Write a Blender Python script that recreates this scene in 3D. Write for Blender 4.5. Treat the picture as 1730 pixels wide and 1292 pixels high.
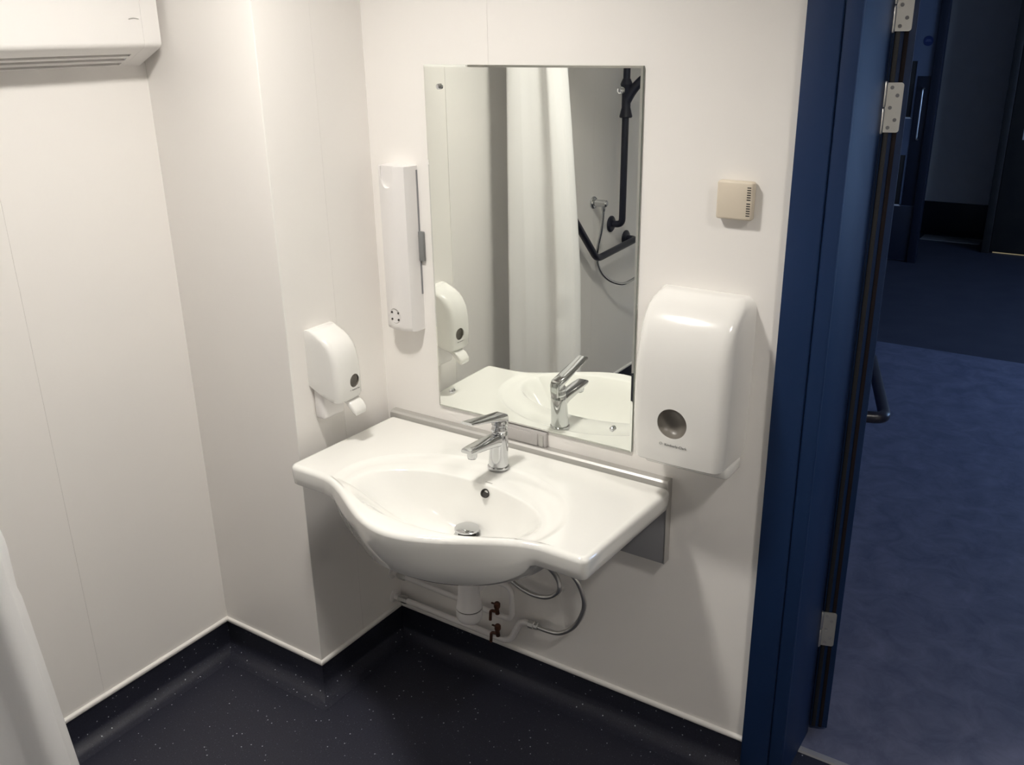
import bpy, bmesh, math, random
from mathutils import Vector, Matrix
random.seed(7)
for o in list(bpy.data.objects):
    bpy.data.objects.remove(o, do_unlink=True)
SC = bpy.context.scene
COL = SC.collection

# ------------------------------------------------------------------ camera
F_PX, YAW, PITCH, ROLL = 1568.43, 0.593953, 0.362307, 0.0178835
CAM = Vector((1.72723, -1.90076, 1.81803))
cd = bpy.data.cameras.new('camera')
cd.sensor_fit = 'HORIZONTAL'
cd.sensor_width = 36.0
cd.lens = F_PX / 1730.0 * 36.0
cd.clip_start = 0.02
cam = bpy.data.objects.new('camera', cd)
COL.objects.link(cam)
fwd = Vector((-math.sin(YAW) * math.cos(PITCH), math.cos(YAW) * math.cos(PITCH), -math.sin(PITCH)))
rgt = Vector((math.cos(YAW), math.sin(YAW), 0))
dwn = fwd.cross(rgt)
r2 = math.cos(ROLL) * rgt + math.sin(ROLL) * dwn
d2 = -math.sin(ROLL) * rgt + math.cos(ROLL) * dwn
rm = Matrix((r2, -d2, -fwd)).transposed()
cam.matrix_world = Matrix.Translation(CAM) @ rm.to_4x4()
SC.camera = cam

# ------------------------------------------------------------------ world, light levels, exposure
LAMP_MAIN = 248.0        # emission of the ceiling lamp near the basin
LAMP_SECOND = 198.0      # the lamp towards the door wall
LAMP_FILL = 16.0        # unseen rear lamp, added as fill for the low walls
ASSUMED_WINDOW_GLOW = 9.5       # emission of an assumed, unseen lobby window, added as bluish light
wd = bpy.data.worlds.new('world')
SC.world = wd
wd.use_nodes = True
wd.node_tree.nodes['Background'].inputs[0].default_value = (0.5, 0.6, 0.8, 1)
wd.node_tree.nodes['Background'].inputs[1].default_value = 0.02
vs = SC.view_settings
vs.view_transform = 'Standard'
vs.look = 'None'
vs.exposure = 0.0
vs.gamma = 1.0
vs.use_curve_mapping = False
SC.cycles.use_denoising = True
SC.cycles.max_bounces = 10
SC.cycles.diffuse_bounces = 6
SC.cycles.glossy_bounces = 6
SC.cycles.sample_clamp_indirect = 6.0

# ------------------------------------------------------------------ materials
def mat(name, col, rough=0.5, metal=0.0, spec=0.5, coat=0.0, bump=None, vary=None, emit=None, estr=0.0, trans=0.0):
    m = bpy.data.materials.new(name)
    m.use_nodes = True
    nt = m.node_tree
    b = nt.nodes['Principled BSDF']
    b.inputs['Base Color'].default_value = (*col, 1)
    b.inputs['Roughness'].default_value = rough
    b.inputs['Metallic'].default_value = metal
    b.inputs['Specular IOR Level'].default_value = spec
    b.inputs['Coat Weight'].default_value = coat
    b.inputs['Coat Roughness'].default_value = 0.05
    b.inputs['Transmission Weight'].default_value = trans
    if emit:
        b.inputs['Emission Color'].default_value = (*emit, 1)
        b.inputs['Emission Strength'].default_value = estr
    tc = nt.nodes.new('ShaderNodeTexCoord')
    if vary:   # (scale, second colour, amount)
        n = nt.nodes.new('ShaderNodeTexNoise')
        n.inputs['Scale'].default_value = vary[0]
        n.inputs['Detail'].default_value = 6
        nt.links.new(tc.outputs['Object'], n.inputs['Vector'])
        rp = nt.nodes.new('ShaderNodeValToRGB')
        rp.color_ramp.elements[0].position = 0.35
        rp.color_ramp.elements[1].position = 0.65
        rp.color_ramp.elements[0].color = (*col, 1)
        rp.color_ramp.elements[1].color = (*vary[1], 1)
        nt.links.new(n.outputs['Fac'], rp.inputs['Fac'])
        nt.links.new(rp.outputs['Color'], b.inputs['Base Color'])
    if bump:   # (scale, strength)
        n = nt.nodes.new('ShaderNodeTexNoise')
        n.inputs['Scale'].default_value = bump[0]
        n.inputs['Detail'].default_value = 4
        nt.links.new(tc.outputs['Object'], n.inputs['Vector'])
        bp = nt.nodes.new('ShaderNodeBump')
        bp.inputs['Strength'].default_value = bump[1]
        bp.inputs['Distance'].default_value = 0.002
        nt.links.new(n.outputs['Fac'], bp.inputs['Height'])
        nt.links.new(bp.outputs['Normal'], b.inputs['Normal'])
    return m

M = {}
M['wall'] = mat('hygienic_wall_panel', (0.85, 0.825, 0.795), 0.42, bump=(90, 0.03), vary=(3, (0.838, 0.812, 0.785)))
M['ceiling'] = mat('ceiling_paint', (0.86, 0.84, 0.81), 0.8)
M['trim'] = mat('white_pvc_trim', (0.84, 0.82, 0.79), 0.35)
M['ceramic'] = mat('white_glazed_ceramic', (0.80, 0.795, 0.765), 0.10, coat=0.6)
M['abs'] = mat('white_gloss_plastic', (0.765, 0.755, 0.73), 0.16, coat=0.3)
M['pvc'] = mat('white_satin_plastic', (0.755, 0.735, 0.725), 0.38)
M['heater'] = mat('white_enamelled_steel', (0.86, 0.84, 0.82), 0.35, bump=(200, 0.02))
M['cream'] = mat('cream_plastic', (0.66, 0.585, 0.475), 0.5)
M['chrome'] = mat('chrome', (0.62, 0.63, 0.64), 0.09, metal=1.0)
M['steel'] = mat('brushed_steel', (0.62, 0.62, 0.61), 0.34, metal=1.0, bump=(300, 0.05))
M['hinge'] = mat('zinc_plated_steel', (0.66, 0.66, 0.64), 0.42, metal=0.85)
M['alu'] = mat('satin_aluminium', (0.54, 0.53, 0.51), 0.46, metal=0.7)
M['grey'] = mat('grey_painted_panel', (0.25, 0.25, 0.265), 0.5)
M['greyplate'] = mat('grey_plastic_plate', (0.45, 0.43, 0.42), 0.4)
M['slot_shade'] = mat('slot_shade_grey', (0.16, 0.145, 0.135), 0.6)
M['latch'] = mat('grey_latch_plastic', (0.20, 0.205, 0.205), 0.45)
M['darkhole'] = mat('dark_opening', (0.03, 0.027, 0.024), 0.6)
M['smoke'] = mat('smoked_window_plastic', (0.17, 0.155, 0.135), 0.35)
M['mirror'] = mat('mirror_silver', (0.915, 0.94, 0.895), 0.0, metal=1.0)
M['glassedge'] = mat('green_glass_edge', (0.20, 0.23, 0.20), 0.15, spec=0.8)
M['copper'] = mat('tarnished_copper', (0.16, 0.065, 0.04), 0.5, metal=0.6, vary=(60, (0.06, 0.03, 0.02)))
M['blue'] = mat('blue_gloss_paint', (0.0060, 0.021, 0.070), 0.55, spec=0.22, bump=(40, 0.04))
M['navy'] = mat('navy_nylon', (0.012, 0.013, 0.026), 0.35)
M['seal'] = mat('black_rubber_seal', (0.006, 0.006, 0.008), 0.6)
M['brownseal'] = mat('brown_smoke_seal', (0.012, 0.008, 0.009), 0.8, spec=0.2)
M['curtain'] = mat('white_curtain_fabric', (0.94, 0.935, 0.935), 0.75, bump=(260, 0.10))
def curtain_nodes(m):
    nt = m.node_tree
    b = nt.nodes['Principled BSDF']; out = nt.nodes['Material Output']
    tr = nt.nodes.new('ShaderNodeBsdfTranslucent'); tr.inputs['Color'].default_value = (0.90, 0.90, 0.90, 1)
    mx = nt.nodes.new('ShaderNodeMixShader'); mx.inputs[0].default_value = 0.16
    nt.links.new(b.outputs[0], mx.inputs[1]); nt.links.new(tr.outputs[0], mx.inputs[2]); nt.links.new(mx.outputs[0], out.inputs['Surface'])
curtain_nodes(M['curtain'])
M['print'] = mat('grey_print', (0.12, 0.12, 0.12), 0.5)
M['printlite'] = mat('pale_grey_print', (0.45, 0.44, 0.42), 0.5)
M['lamp'] = mat('lamp_diffuser', (0.9, 0.9, 0.9), 0.5, emit=(1.0, 0.955, 0.885), estr=LAMP_MAIN)
M['lamp2'] = mat('lamp_diffuser_door_side', (0.9, 0.9, 0.9), 0.5, emit=(1.0, 0.955, 0.885), estr=LAMP_SECOND)
M['lamp_fill'] = mat('lamp_diffuser_fill', (0.9, 0.9, 0.9), 0.5, emit=(1.0, 0.955, 0.885), estr=LAMP_FILL)
M['assumed_daylight'] = mat('assumed_glow_pane', (0.5, 0.6, 0.8), 0.3, emit=(0.38, 0.60, 1.0), estr=ASSUMED_WINDOW_GLOW)  # glowing surface of the assumed window, stands in for unseen daylight
M['gapglow'] = mat('light_under_door', (0.9, 0.8, 0.5), 0.5, emit=(1.0, 0.80, 0.42), estr=0.16)
M['bluegrey'] = mat('blue_grey_door_laminate', (0.085, 0.10, 0.145), 0.5)
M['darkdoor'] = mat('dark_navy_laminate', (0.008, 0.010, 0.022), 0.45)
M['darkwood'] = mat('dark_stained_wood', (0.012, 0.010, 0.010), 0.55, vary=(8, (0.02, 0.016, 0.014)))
M['lobbywall'] = mat('grey_lobby_paint', (0.66, 0.62, 0.60), 0.7)
M['signblue'] = mat('blue_sign', (0.012, 0.025, 0.10), 0.4)
M['signgrey'] = mat('sign_print', (0.08, 0.10, 0.2), 0.4)
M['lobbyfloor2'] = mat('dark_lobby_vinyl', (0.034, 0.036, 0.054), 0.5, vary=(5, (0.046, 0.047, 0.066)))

def floor_mat():
    m = bpy.data.materials.new('speckled_navy_safety_vinyl')
    m.use_nodes = True
    nt = m.node_tree
    b = nt.nodes['Principled BSDF']
    b.inputs['Roughness'].default_value = 0.52
    tc = nt.nodes.new('ShaderNodeTexCoord')
    def dots(scale, th, seedoff):
        mp = nt.nodes.new('ShaderNodeMapping')
        mp.inputs['Location'].default_value = (seedoff, seedoff * 2, 0)
        nt.links.new(tc.outputs['Object'], mp.inputs['Vector'])
        v = nt.nodes.new('ShaderNodeTexVoronoi')
        v.inputs['Scale'].default_value = scale
        nt.links.new(mp.outputs['Vector'], v.inputs['Vector'])
        lt = nt.nodes.new('ShaderNodeMath')
        lt.operation = 'LESS_THAN'
        lt.inputs[1].default_value = th
        nt.links.new(v.outputs['Distance'], lt.inputs[0])
        sp = nt.nodes.new('ShaderNodeSeparateColor')
        nt.links.new(v.outputs['Color'], sp.inputs['Color'])
        gt = nt.nodes.new('ShaderNodeMath')
        gt.operation = 'GREATER_THAN'
        gt.inputs[1].default_value = 0.52
        nt.links.new(sp.outputs['Red'], gt.inputs[0])
        mu = nt.nodes.new('ShaderNodeMath')
        mu.operation = 'MULTIPLY'
        nt.links.new(lt.outputs[0], mu.inputs[0])
        nt.links.new(gt.outputs[0], mu.inputs[1])
        return mu
    n = nt.nodes.new('ShaderNodeTexNoise')
    n.inputs['Scale'].default_value = 260
    nt.links.new(tc.outputs['Object'], n.inputs['Vector'])
    rp = nt.nodes.new('ShaderNodeValToRGB')
    rp.color_ramp.elements[0].position = 0.3
    rp.color_ramp.elements[1].position = 0.75
    rp.color_ramp.elements[0].color = (0.010, 0.011, 0.022, 1)
    rp.color_ramp.elements[1].color = (0.022, 0.024, 0.040, 1)
    nt.links.new(n.outputs['Fac'], rp.inputs['Fac'])
    mx = nt.nodes.new('ShaderNodeMixRGB')
    mx.inputs[2].default_value = (0.42, 0.44, 0.48, 1)
    nt.links.new(dots(60, 0.11, 0).outputs[0], mx.inputs[0])
    nt.links.new(rp.outputs['Color'], mx.inputs[1])
    mx2 = nt.nodes.new('ShaderNodeMixRGB')
    mx2.inputs[2].default_value = (0.13, 0.14, 0.17, 1)
    nt.links.new(dots(140, 0.12, 3.3).outputs[0], mx2.inputs[0])
    nt.links.new(mx.outputs['Color'], mx2.inputs[1])
    nt.links.new(mx2.outputs['Color'], b.inputs['Base Color'])
    n2 = nt.nodes.new('ShaderNodeTexNoise')
    n2.inputs['Scale'].default_value = 500
    nt.links.new(tc.outputs['Object'], n2.inputs['Vector'])
    bp = nt.nodes.new('ShaderNodeBump')
    bp.inputs['Strength'].default_value = 0.15
    bp.inputs['Distance'].default_value = 0.001
    nt.links.new(n2.outputs['Fac'], bp.inputs['Height'])
    nt.links.new(bp.outputs['Normal'], b.inputs['Normal'])
    return m
M['floor'] = floor_mat()

def lobby_floor_mat():
    m = bpy.data.materials.new('marbled_blue_vinyl')
    m.use_nodes = True
    nt = m.node_tree
    b = nt.nodes['Principled BSDF']
    b.inputs['Roughness'].default_value = 0.5
    tc = nt.nodes.new('ShaderNodeTexCoord')
    n = nt.nodes.new('ShaderNodeTexNoise')
    n.inputs['Scale'].default_value = 9
    n.inputs['Detail'].default_value = 10
    n.inputs['Roughness'].default_value = 0.7
    n.inputs['Distortion'].default_value = 0.6
    nt.links.new(tc.outputs['Object'], n.inputs['Vector'])
    rp = nt.nodes.new('ShaderNodeValToRGB')
    rp.color_ramp.elements[0].position = 0.32
    rp.color_ramp.elements[1].position = 0.70
    rp.color_ramp.elements[0].color = (0.070, 0.078, 0.125, 1)
    rp.color_ramp.elements[1].color = (0.150, 0.152, 0.215, 1)
    nt.links.new(n.outputs['Fac'], rp.inputs['Fac'])
    nt.links.new(rp.outputs['Color'], b.inputs['Base Color'])
    return m
M['lobbyfloor'] = lobby_floor_mat()

# ------------------------------------------------------------------ mesh helpers
def finish(bm, name, m, parent=None, sharp=35, loc=None):
    bmesh.ops.remove_doubles(bm, verts=bm.verts, dist=1e-6)
    bmesh.ops.recalc_face_normals(bm, faces=bm.faces)
    me = bpy.data.meshes.new(name)
    bm.to_mesh(me)
    bm.free()
    for p in me.polygons:
        p.use_smooth = True
    me.set_sharp_from_angle(angle=math.radians(sharp))
    mm = m if isinstance(m, (list, tuple)) else [m]
    for k in mm:
        me.materials.append(M[k])
    o = bpy.data.objects.new(name, me)
    COL.objects.link(o)
    if parent is not None:
        o.parent = parent
    if loc is not None:
        o.location = loc
    return o

def box(bm, a, b, bev=0.0, seg=2):
    x0, y0, z0 = (min(a[i], b[i]) for i in range(3))
    x1, y1, z1 = (max(a[i], b[i]) for i in range(3))
    r = bmesh.ops.create_cube(bm, size=1.0)
    for v in r['verts']:
        v.co = Vector(((x0 + x1) / 2 + v.co.x * (x1 - x0), (y0 + y1) / 2 + v.co.y * (y1 - y0), (z0 + z1) / 2 + v.co.z * (z1 - z0)))
    if bev > 0:
        es = list({e for v in r['verts'] for e in v.link_edges})
        bmesh.ops.bevel(bm, geom=es, offset=bev, segments=seg, affect='EDGES', profile=0.5)

def boxo(name, a, b, m, parent=None, bev=0.0, seg=2):
    bm = bmesh.new()
    box(bm, a, b, bev, seg)
    return finish(bm, name, m, parent)

def smooth_path(pts, n=8):
    pts = [Vector(p) for p in pts]
    out = []
    for i in range(len(pts) - 1):
        p0 = pts[max(i - 1, 0)]; p1 = pts[i]; p2 = pts[i + 1]; p3 = pts[min(i + 2, len(pts) - 1)]
        for k in range(n):
            t = k / n
            out.append(0.5 * ((2 * p1) + (-p0 + p2) * t + (2 * p0 - 5 * p1 + 4 * p2 - p3) * t * t + (-p0 + 3 * p1 - 3 * p2 + p3) * t ** 3))
    out.append(pts[-1])
    return out

def round_path(pts, r, n=6):
    pts = [Vector(p) for p in pts]
    out = [pts[0]]
    for i in range(1, len(pts) - 1):
        a = (pts[i - 1] - pts[i]); b = (pts[i + 1] - pts[i])
        q = min(r, a.length * 0.49, b.length * 0.49)
        pa = pts[i] + a.normalized() * q
        pb = pts[i] + b.normalized() * q
        for k in range(n + 1):
            t = k / n
            out.append((1 - t) ** 2 * pa + 2 * t * (1 - t) * pts[i] + t * t * pb)
    out.append(pts[-1])
    return out

def tube(bm, path, r, seg=12, caps=True):
    path = [Vector(p) for p in path]
    rad = r if isinstance(r, (list, tuple)) else [r] * len(path)
    rings = []
    t0 = (path[1] - path[0]).normalized()
    up = Vector((0, 0, 1)) if abs(t0.z) < 0.9 else Vector((1, 0, 0))
    nrm = (up - t0 * up.dot(t0)).normalized()
    for i, p in enumerate(path):
        if i == 0: t = path[1] - path[0]
        elif i == len(path) - 1: t = path[-1] - path[-2]
        else: t = path[i + 1] - path[i - 1]
        t = t.normalized()
        nrm = (nrm - t * nrm.dot(t)).normalized()
        bi = t.cross(nrm)
        rings.append([bm.verts.new(p + rad[i] * (math.cos(2 * math.pi * k / seg) * nrm + math.sin(2 * math.pi * k / seg) * bi)) for k in range(seg)])
    bridge(bm, rings, True)
    if caps:
        bm.faces.new(rings[0][::-1]); bm.faces.new(rings[-1])

def bridge(bm, rings, closed=True):
    for a, b in zip(rings, rings[1:]):
        n = len(a)
        for k in range(n if closed else n - 1):
            j = (k + 1) % n
            try:
                bm.faces.new((a[k], a[j], b[j], b[k]))
            except ValueError:
                pass

def lathe(bm, prof, origin=(0, 0, 0), axis=(0, 0, 1), seg=24, cap0=True, cap1=True):
    """prof: list of (radius, height along axis)."""
    ax = Vector(axis).normalized()
    up = Vector((0, 0, 1)) if abs(ax.z) < 0.9 else Vector((1, 0, 0))
    u = (up - ax * up.dot(ax)).normalized()
    w = ax.cross(u)
    o = Vector(origin)
    rings = []
    for r, h in prof:
        rings.append([bm.verts.new(o + ax * h + r * (math.cos(2 * math.pi * k / seg) * u + math.sin(2 * math.pi * k / seg) * w)) for k in range(seg)])
    bridge(bm, rings)
    if cap0: bm.faces.new(rings[0][::-1])
    if cap1: bm.faces.new(rings[-1])

def latheo(name, prof, m, parent=None, origin=(0, 0, 0), axis=(0, 0, 1), seg=24, cap0=True, cap1=True):
    bm = bmesh.new()
    lathe(bm, prof, origin, axis, seg, cap0, cap1)
    return finish(bm, name, m, parent)

def tubeo(name, path, r, m, parent=None, seg=12, caps=True):
    bm = bmesh.new()
    tube(bm, path, r, seg, caps)
    return finish(bm, name, m, parent, sharp=50)

def extrude_poly(bm, pts, vec):
    v = Vector(vec)
    a = [bm.verts.new(Vector(p)) for p in pts]
    b = [bm.verts.new(Vector(p) + v) for p in pts]
    bm.faces.new(a[::-1]); bm.faces.new(b)
    bridge(bm, [a, b], True)

def tag(o, label=None, cat=None, group=None, kind=None):
    if label: o['label'] = label
    if cat: o['category'] = cat
    if group: o['group'] = group
    if kind: o['kind'] = kind
    return o

def thing(name, loc, label, cat, rotz=0.0, group=None, kind=None):
    o = bpy.data.objects.new(name, None)
    o.empty_display_size = 0.05
    COL.objects.link(o)
    o.location = loc
    o.rotation_euler = (0, 0, rotz)
    return tag(o, label, cat, group, kind)

def struct(o, label, cat=None):
    return tag(o, label, cat, None, 'structure')

def text(name, body, size, m, parent, loc, rot=(math.pi / 2, 0, 0), align='CENTER', extrude=0.0002):
    c = bpy.data.curves.new(name, 'FONT')
    c.body = body
    c.size = size
    c.align_x = align
    c.extrude = extrude
    c.resolution_u = 2
    c.materials.append(M[m])
    tmp = bpy.data.objects.new('tmp', c)
    COL.objects.link(tmp)
    bpy.context.view_layer.update()
    me = bpy.data.meshes.new_from_object(tmp.evaluated_get(bpy.context.evaluated_depsgraph_get()))
    bpy.data.objects.remove(tmp, do_unlink=True)
    bpy.data.curves.remove(c)
    me.name = name
    o = bpy.data.objects.new(name, me)
    COL.objects.link(o)
    o.parent = parent
    o.location = loc
    o.rotation_euler = rot
    return o

def cut(o, cutter_bm):
    """subtract a shape from o and delete the cutter."""
    me = bpy.data.meshes.new('cutter')
    bmesh.ops.recalc_face_normals(cutter_bm, faces=cutter_bm.faces)
    cutter_bm.to_mesh(me); cutter_bm.free()
    c = bpy.data.objects.new('cutter', me)
    COL.objects.link(c)
    c.parent = o.parent
    md = o.modifiers.new('cut', 'BOOLEAN')
    md.object = c; md.operation = 'DIFFERENCE'; md.solver = 'EXACT'
    bpy.context.view_layer.update()
    dg = bpy.context.evaluated_depsgraph_get()
    nm = bpy.data.meshes.new_from_object(o.evaluated_get(dg))
    o.modifiers.clear()
    old = o.data
    o.data = nm
    nm.name = old.name
    bpy.data.meshes.remove(old)
    bpy.data.objects.remove(c, do_unlink=True)
    bpy.data.meshes.remove(me)
    for p in nm.polygons: p.use_smooth = True
    nm.set_sharp_from_angle(angle=math.radians(35))

# ------------------------------------------------------------------ room dimensions
XL, D1 = -0.4093, 0.3589         # left wall, depth of the boxed-out pier
XD = 1.142                       # door frame edge
XR, YB, ZC = 2.75, -2.75, 2.45   # right wall, rear wall, ceiling
ZT = 0.10                        # top of the vinyl upstand
PT = 0.003                       # panel thickness
WT = 0.25                        # thickness of the wall with the door
LW = 3.83

# ------------------------------------------------------------------ setting: floors, ceiling, walls with their panels
o = struct(boxo('floor', (XL - 0.2, YB - 0.2, -0.05), (XR + 0.2, 0.163, 0.0), 'floor'), 'dark navy speckled vinyl floor of the washroom')
o = struct(boxo('floor_lobby', (-2.2, 0.163, -0.05), (4.0, LW, 0.0), 'lobbyfloor'), 'marbled blue grey vinyl floor outside the doorway')
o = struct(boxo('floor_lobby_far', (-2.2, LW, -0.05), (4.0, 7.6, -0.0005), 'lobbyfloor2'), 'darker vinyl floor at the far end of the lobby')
o = struct(boxo('ceiling', (XL - 0.2, YB - 0.2, ZC), (XR + 0.2, WT, ZC + 0.05), 'ceiling'), 'white washroom ceiling')
o = struct(boxo('ceiling_lobby', (-2.2, WT, ZC), (4.0, 7.6, ZC + 0.05), 'lobbywall'), 'lobby ceiling above the doorway')

def wall(name, a, b, label):
    return struct(boxo(name, a, b, 'trim'), label)

def panels(parent, axis, at, lo, hi, cuts, out, z0=ZT, z1=ZC):
    """cladding sheets on a wall plane; axis = the running axis (0 x, 1 y), out = direction of the room."""
    e = [lo] + cuts + [hi]
    for s, t in zip(e, e[1:]):
        g = 0.00022
        s2 = s + (g if s != lo else 0); t2 = t - (g if t != hi else 0)
        if axis == 0: boxo('panel', (s2, at, z0), (t2, at + out * PT, z1), 'wall', parent)
        else: boxo('panel', (at, s2, z0), (at + out * PT, t2, z1), 'wall', parent)

w = wall('wall_left', (XL - 0.1, YB, 0), (XL - PT, -D1 + 0.0, ZC), 'white panelled wall under the warm air heater')
panels(w, 1, XL - PT, YB, -D1, [-1.99, -0.79], 1)
w = wall('wall_boxing', (XL - 0.1, -D1 + PT, 0), (-PT - 0.02, -D1 + 0.05, ZC), 'white face of the boxed out pier')
panels(w, 0, -D1 + PT, XL, 0.0, [], -1)
w = wall('wall_return', (-0.06, -D1 + 0.05, 0), (-PT, 0.0, ZC), 'narrow white wall beside the basin')
panels(w, 1, -PT, -D1, 0.0, [-0.18], 1)
w = wall('wall_mirror', (-0.06, PT, 0), (XD + 0.02, WT, ZC), 'white wall carrying the mirror and the basin')
panels(w, 0, PT, 0.0, XD, [0.392], -1)
wall('wall_over_door', (XD + 0.02, PT, 2.12), (2.24, WT, ZC), 'white wall above the doorway')
wall('wall_door_side', (2.24, PT, 0), (XR + 0.1, WT, ZC), 'white wall on the far side of the doorway')
wall('wall_right', (XR, YB, 0), (XR + 0.1, 0.0, ZC), 'white wall on the right of the washroom')
wall('wall_rear', (XL - 0.1, YB - 0.1, 0), (XR + 0.1, YB, ZC), 'white wall behind the viewer')

# vinyl upstand with its cove, then the white capping strip: one piece per wall
RUN = [(XL, YB), (XL, -D1), (0.0, -D1), (0.0, 0.0), (XD, 0.0)]
def miter(i, d):
    p = Vector(RUN[i])
    def nrm(k):
        t = (Vector(RUN[k + 1]) - Vector(RUN[k])).normalized()
        return Vector((t.y, -t.x))
    if i == 0: return p + nrm(0) * d
    if i == len(RUN) - 1: return p + nrm(i - 1) * d
    a, b = nrm(i - 1), nrm(i)
    m_ = (a + b).normalized()
    return p + m_ * (d / m_.dot(a))
def run_piece(name, k, prof, m, label):
    bm = bmesh.new()
    rings = []
    for i in (k, k + 1):
        rings.append([bm.verts.new(Vector((*miter(i, d), z))) for d, z in prof])
    bridge(bm, rings, True)
    bm.faces.new(rings[0][::-1]); bm.faces.new(rings[1])
    return struct(finish(bm, name, m, sharp=50), label)
cove = [(0.0, 0.0005), (0.0, ZT), (0.004, ZT)]
R = 0.045
for k in range(0, 9):
    a = math.pi / 2 * k / 8
    cove.append((0.004 + R - R * math.cos(a), 0.002 + R - R * math.sin(a)))
cove.append((0.004 + R + 0.01, 0.0005))
cap = [(0.0, ZT), (0.006, ZT), (0.008, ZT + 0.002), (0.008, ZT + 0.009), (0.005, ZT + 0.013), (0.0, ZT + 0.014)]
SIDES = ['left', 'boxing', 'return', 'mirror']
WORDS = ['under the heater wall', 'at the front of the boxed pier', 'along the narrow return beside the basin', 'below the mirror wall']
for k in range(4):
    run_piece('baseboard_' + SIDES[k], k, cove, 'floor', 'coved navy vinyl upstand ' + WORDS[k])
    run_piece('trim_%d' % (k + 1), k, cap, 'trim', 'white capping strip on the upstand ' + WORDS[k])
# corner strip on the pier's outer edge
bm = bmesh.new()
extrude_poly(bm, [(-0.004, -D1 - 0.0012, ZT + 0.014), (0.0, -D1 - 0.0010, ZT + 0.014), (0.0008, -D1, ZT + 0.014), (0.0008, -D1 + 0.005, ZT + 0.014), (-0.004, -D1 + 0.005, ZT + 0.014)], (0, 0, ZC - ZT - 0.014))
struct(finish(bm, 'trim_5', 'trim'), 'white corner strip on the edge of the boxed pier')

# ------------------------------------------------------------------ door frame, threshold, door leaf
fr = thing('door_frame', (0, 0, 0), 'blue gloss painted door frame on the right of the mirror wall', 'door frame', kind='structure')
boxo('architrave', (XD, -0.016, 0), (1.211, -0.0005, 2.16), 'blue', fr, 0.003)
boxo('frame_face', (1.2112, -0.011, 0), (1.2465, 0.004, 2.14), 'blue', fr, 0.004)
boxo('jamb', (XD + 0.02, 0.0042, 0), (1.2440, 0.2405, 2.14), 'blue', fr, 0.002)
boxo('jamb_edge', (XD + 0.02, 0.2407, 0), (1.2290, WT + 0.012, 2.14), 'blue', fr, 0.001)
boxo('head', (1.2475, -0.014, 2.10), (2.236, WT, 2.16), 'blue', fr, 0.002)
boxo('jamb', (2.17, -0.014, 0), (2.236, WT, 2.0995), 'blue', fr, 0.002)
bm = bmesh.new()
extrude_poly(bm, [(1.2445, 0.150, 0), (1.2445, 0.176, 0), (1.2445, 0.171, 0.004), (1.2445, 0.155, 0.004)], (0.925, 0, 0))
struct(finish(bm, 'trim_6', 'grey'), 'thin metal threshold strip across the doorway', 'threshold')

PIV = Vector((1.2420, 0.2480, 0))
OPEN = 0.309
dl = thing('door_1', PIV, 'blue washroom door standing open into the lobby, seen along its hinge edge', 'door', rotz=OPEN, kind='structure')
# local: x = thickness towards the doorway, y = along the leaf
boxo('leaf', (0.003, 0.004, 0.012), (0.048, 0.93, 2.06), 'blue', dl, 0.002)
boxo('seal', (0.007, 0.0005, 0.014), (0.017, 0.0045, 2.05), 'seal', dl, 0.001)
boxo('seal', (0.025, 0.001, 0.014), (0.034, 0.0045, 2.05), 'brownseal', dl, 0.001)
boxo('pull_rail_plate', (0.048, 0.205, 0.815), (0.052, 0.255, 0.885), 'navy', dl, 0.0015)
boxo('pull_rail_plate', (0.048, 0.715, 0.815), (0.052, 0.765, 0.885), 'navy', dl, 0.0015)
tubeo('pull_rail', round_path([(0.050, 0.23, 0.85), (0.118, 0.23, 0.85), (0.118, 0.74, 0.85), (0.050, 0.74, 0.85)], 0.03), 0.016, 'navy', dl)
def hinge(z0, z1):
    h = bpy.data.objects.new('hinge', None); COL.objects.link(h); h.parent = dl
    h['label'] = 'zinc plated steel butt hinge'
    bm = bmesh.new()
    n = 6; r = 0.006; w0, w1 = 0.004, 0.037
    pts = [(w0, 0.0, z0)]
    for k in range(n + 1):
        a = -math.pi / 2 + math.pi / 2 * k / n
        pts.append((w1 - r + r * math.cos(a), 0, z0 + r + r * math.sin(a)))
    for k in range(n + 1):
        a = math.pi / 2 * k / n
        pts.append((w1 - r + r * math.cos(a), 0, z1 - r + r * math.sin(a)))
    pts.append((w0, 0, z1))
    extrude_poly(bm, [(p[0], -0.0022, p[2]) for p in pts], (0, 0.0024, 0))
    finish(bm, 'hinge_leaf', 'hinge', h)
    zm = (z0 + z1) / 2
    for a, b in ((z0 - 0.003, zm - 0.001), (zm + 0.001, z1 + 0.003)):
        bm = bmesh.new()
        lathe(bm, [(0.0045, a), (0.0062, a + 0.003), (0.0062, b - 0.003), (0.0045, b)], (-0.001, -0.004, 0), (0, 0, 1), 14)
        finish(bm, 'knuckle', 'steel', h)
    for (x, z) in ((0.014, z1 - 0.010), (0.026, z1 - 0.026), (0.014, zm), (0.026, z0 + 0.026), (0.014, z0 + 0.010)):
        latheo('screw', [(0.0040, 0.0), (0.0040, 0.0005), (0.0022, 0.0007), (0.0, 0.0003)], 'grey', h, (x, -0.0022, z), (0, -1, 0), 12, True, False)
hinge(1.600, 1.702)
hinge(1.803, 1.905)
hinge(0.283, 0.385)

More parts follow.
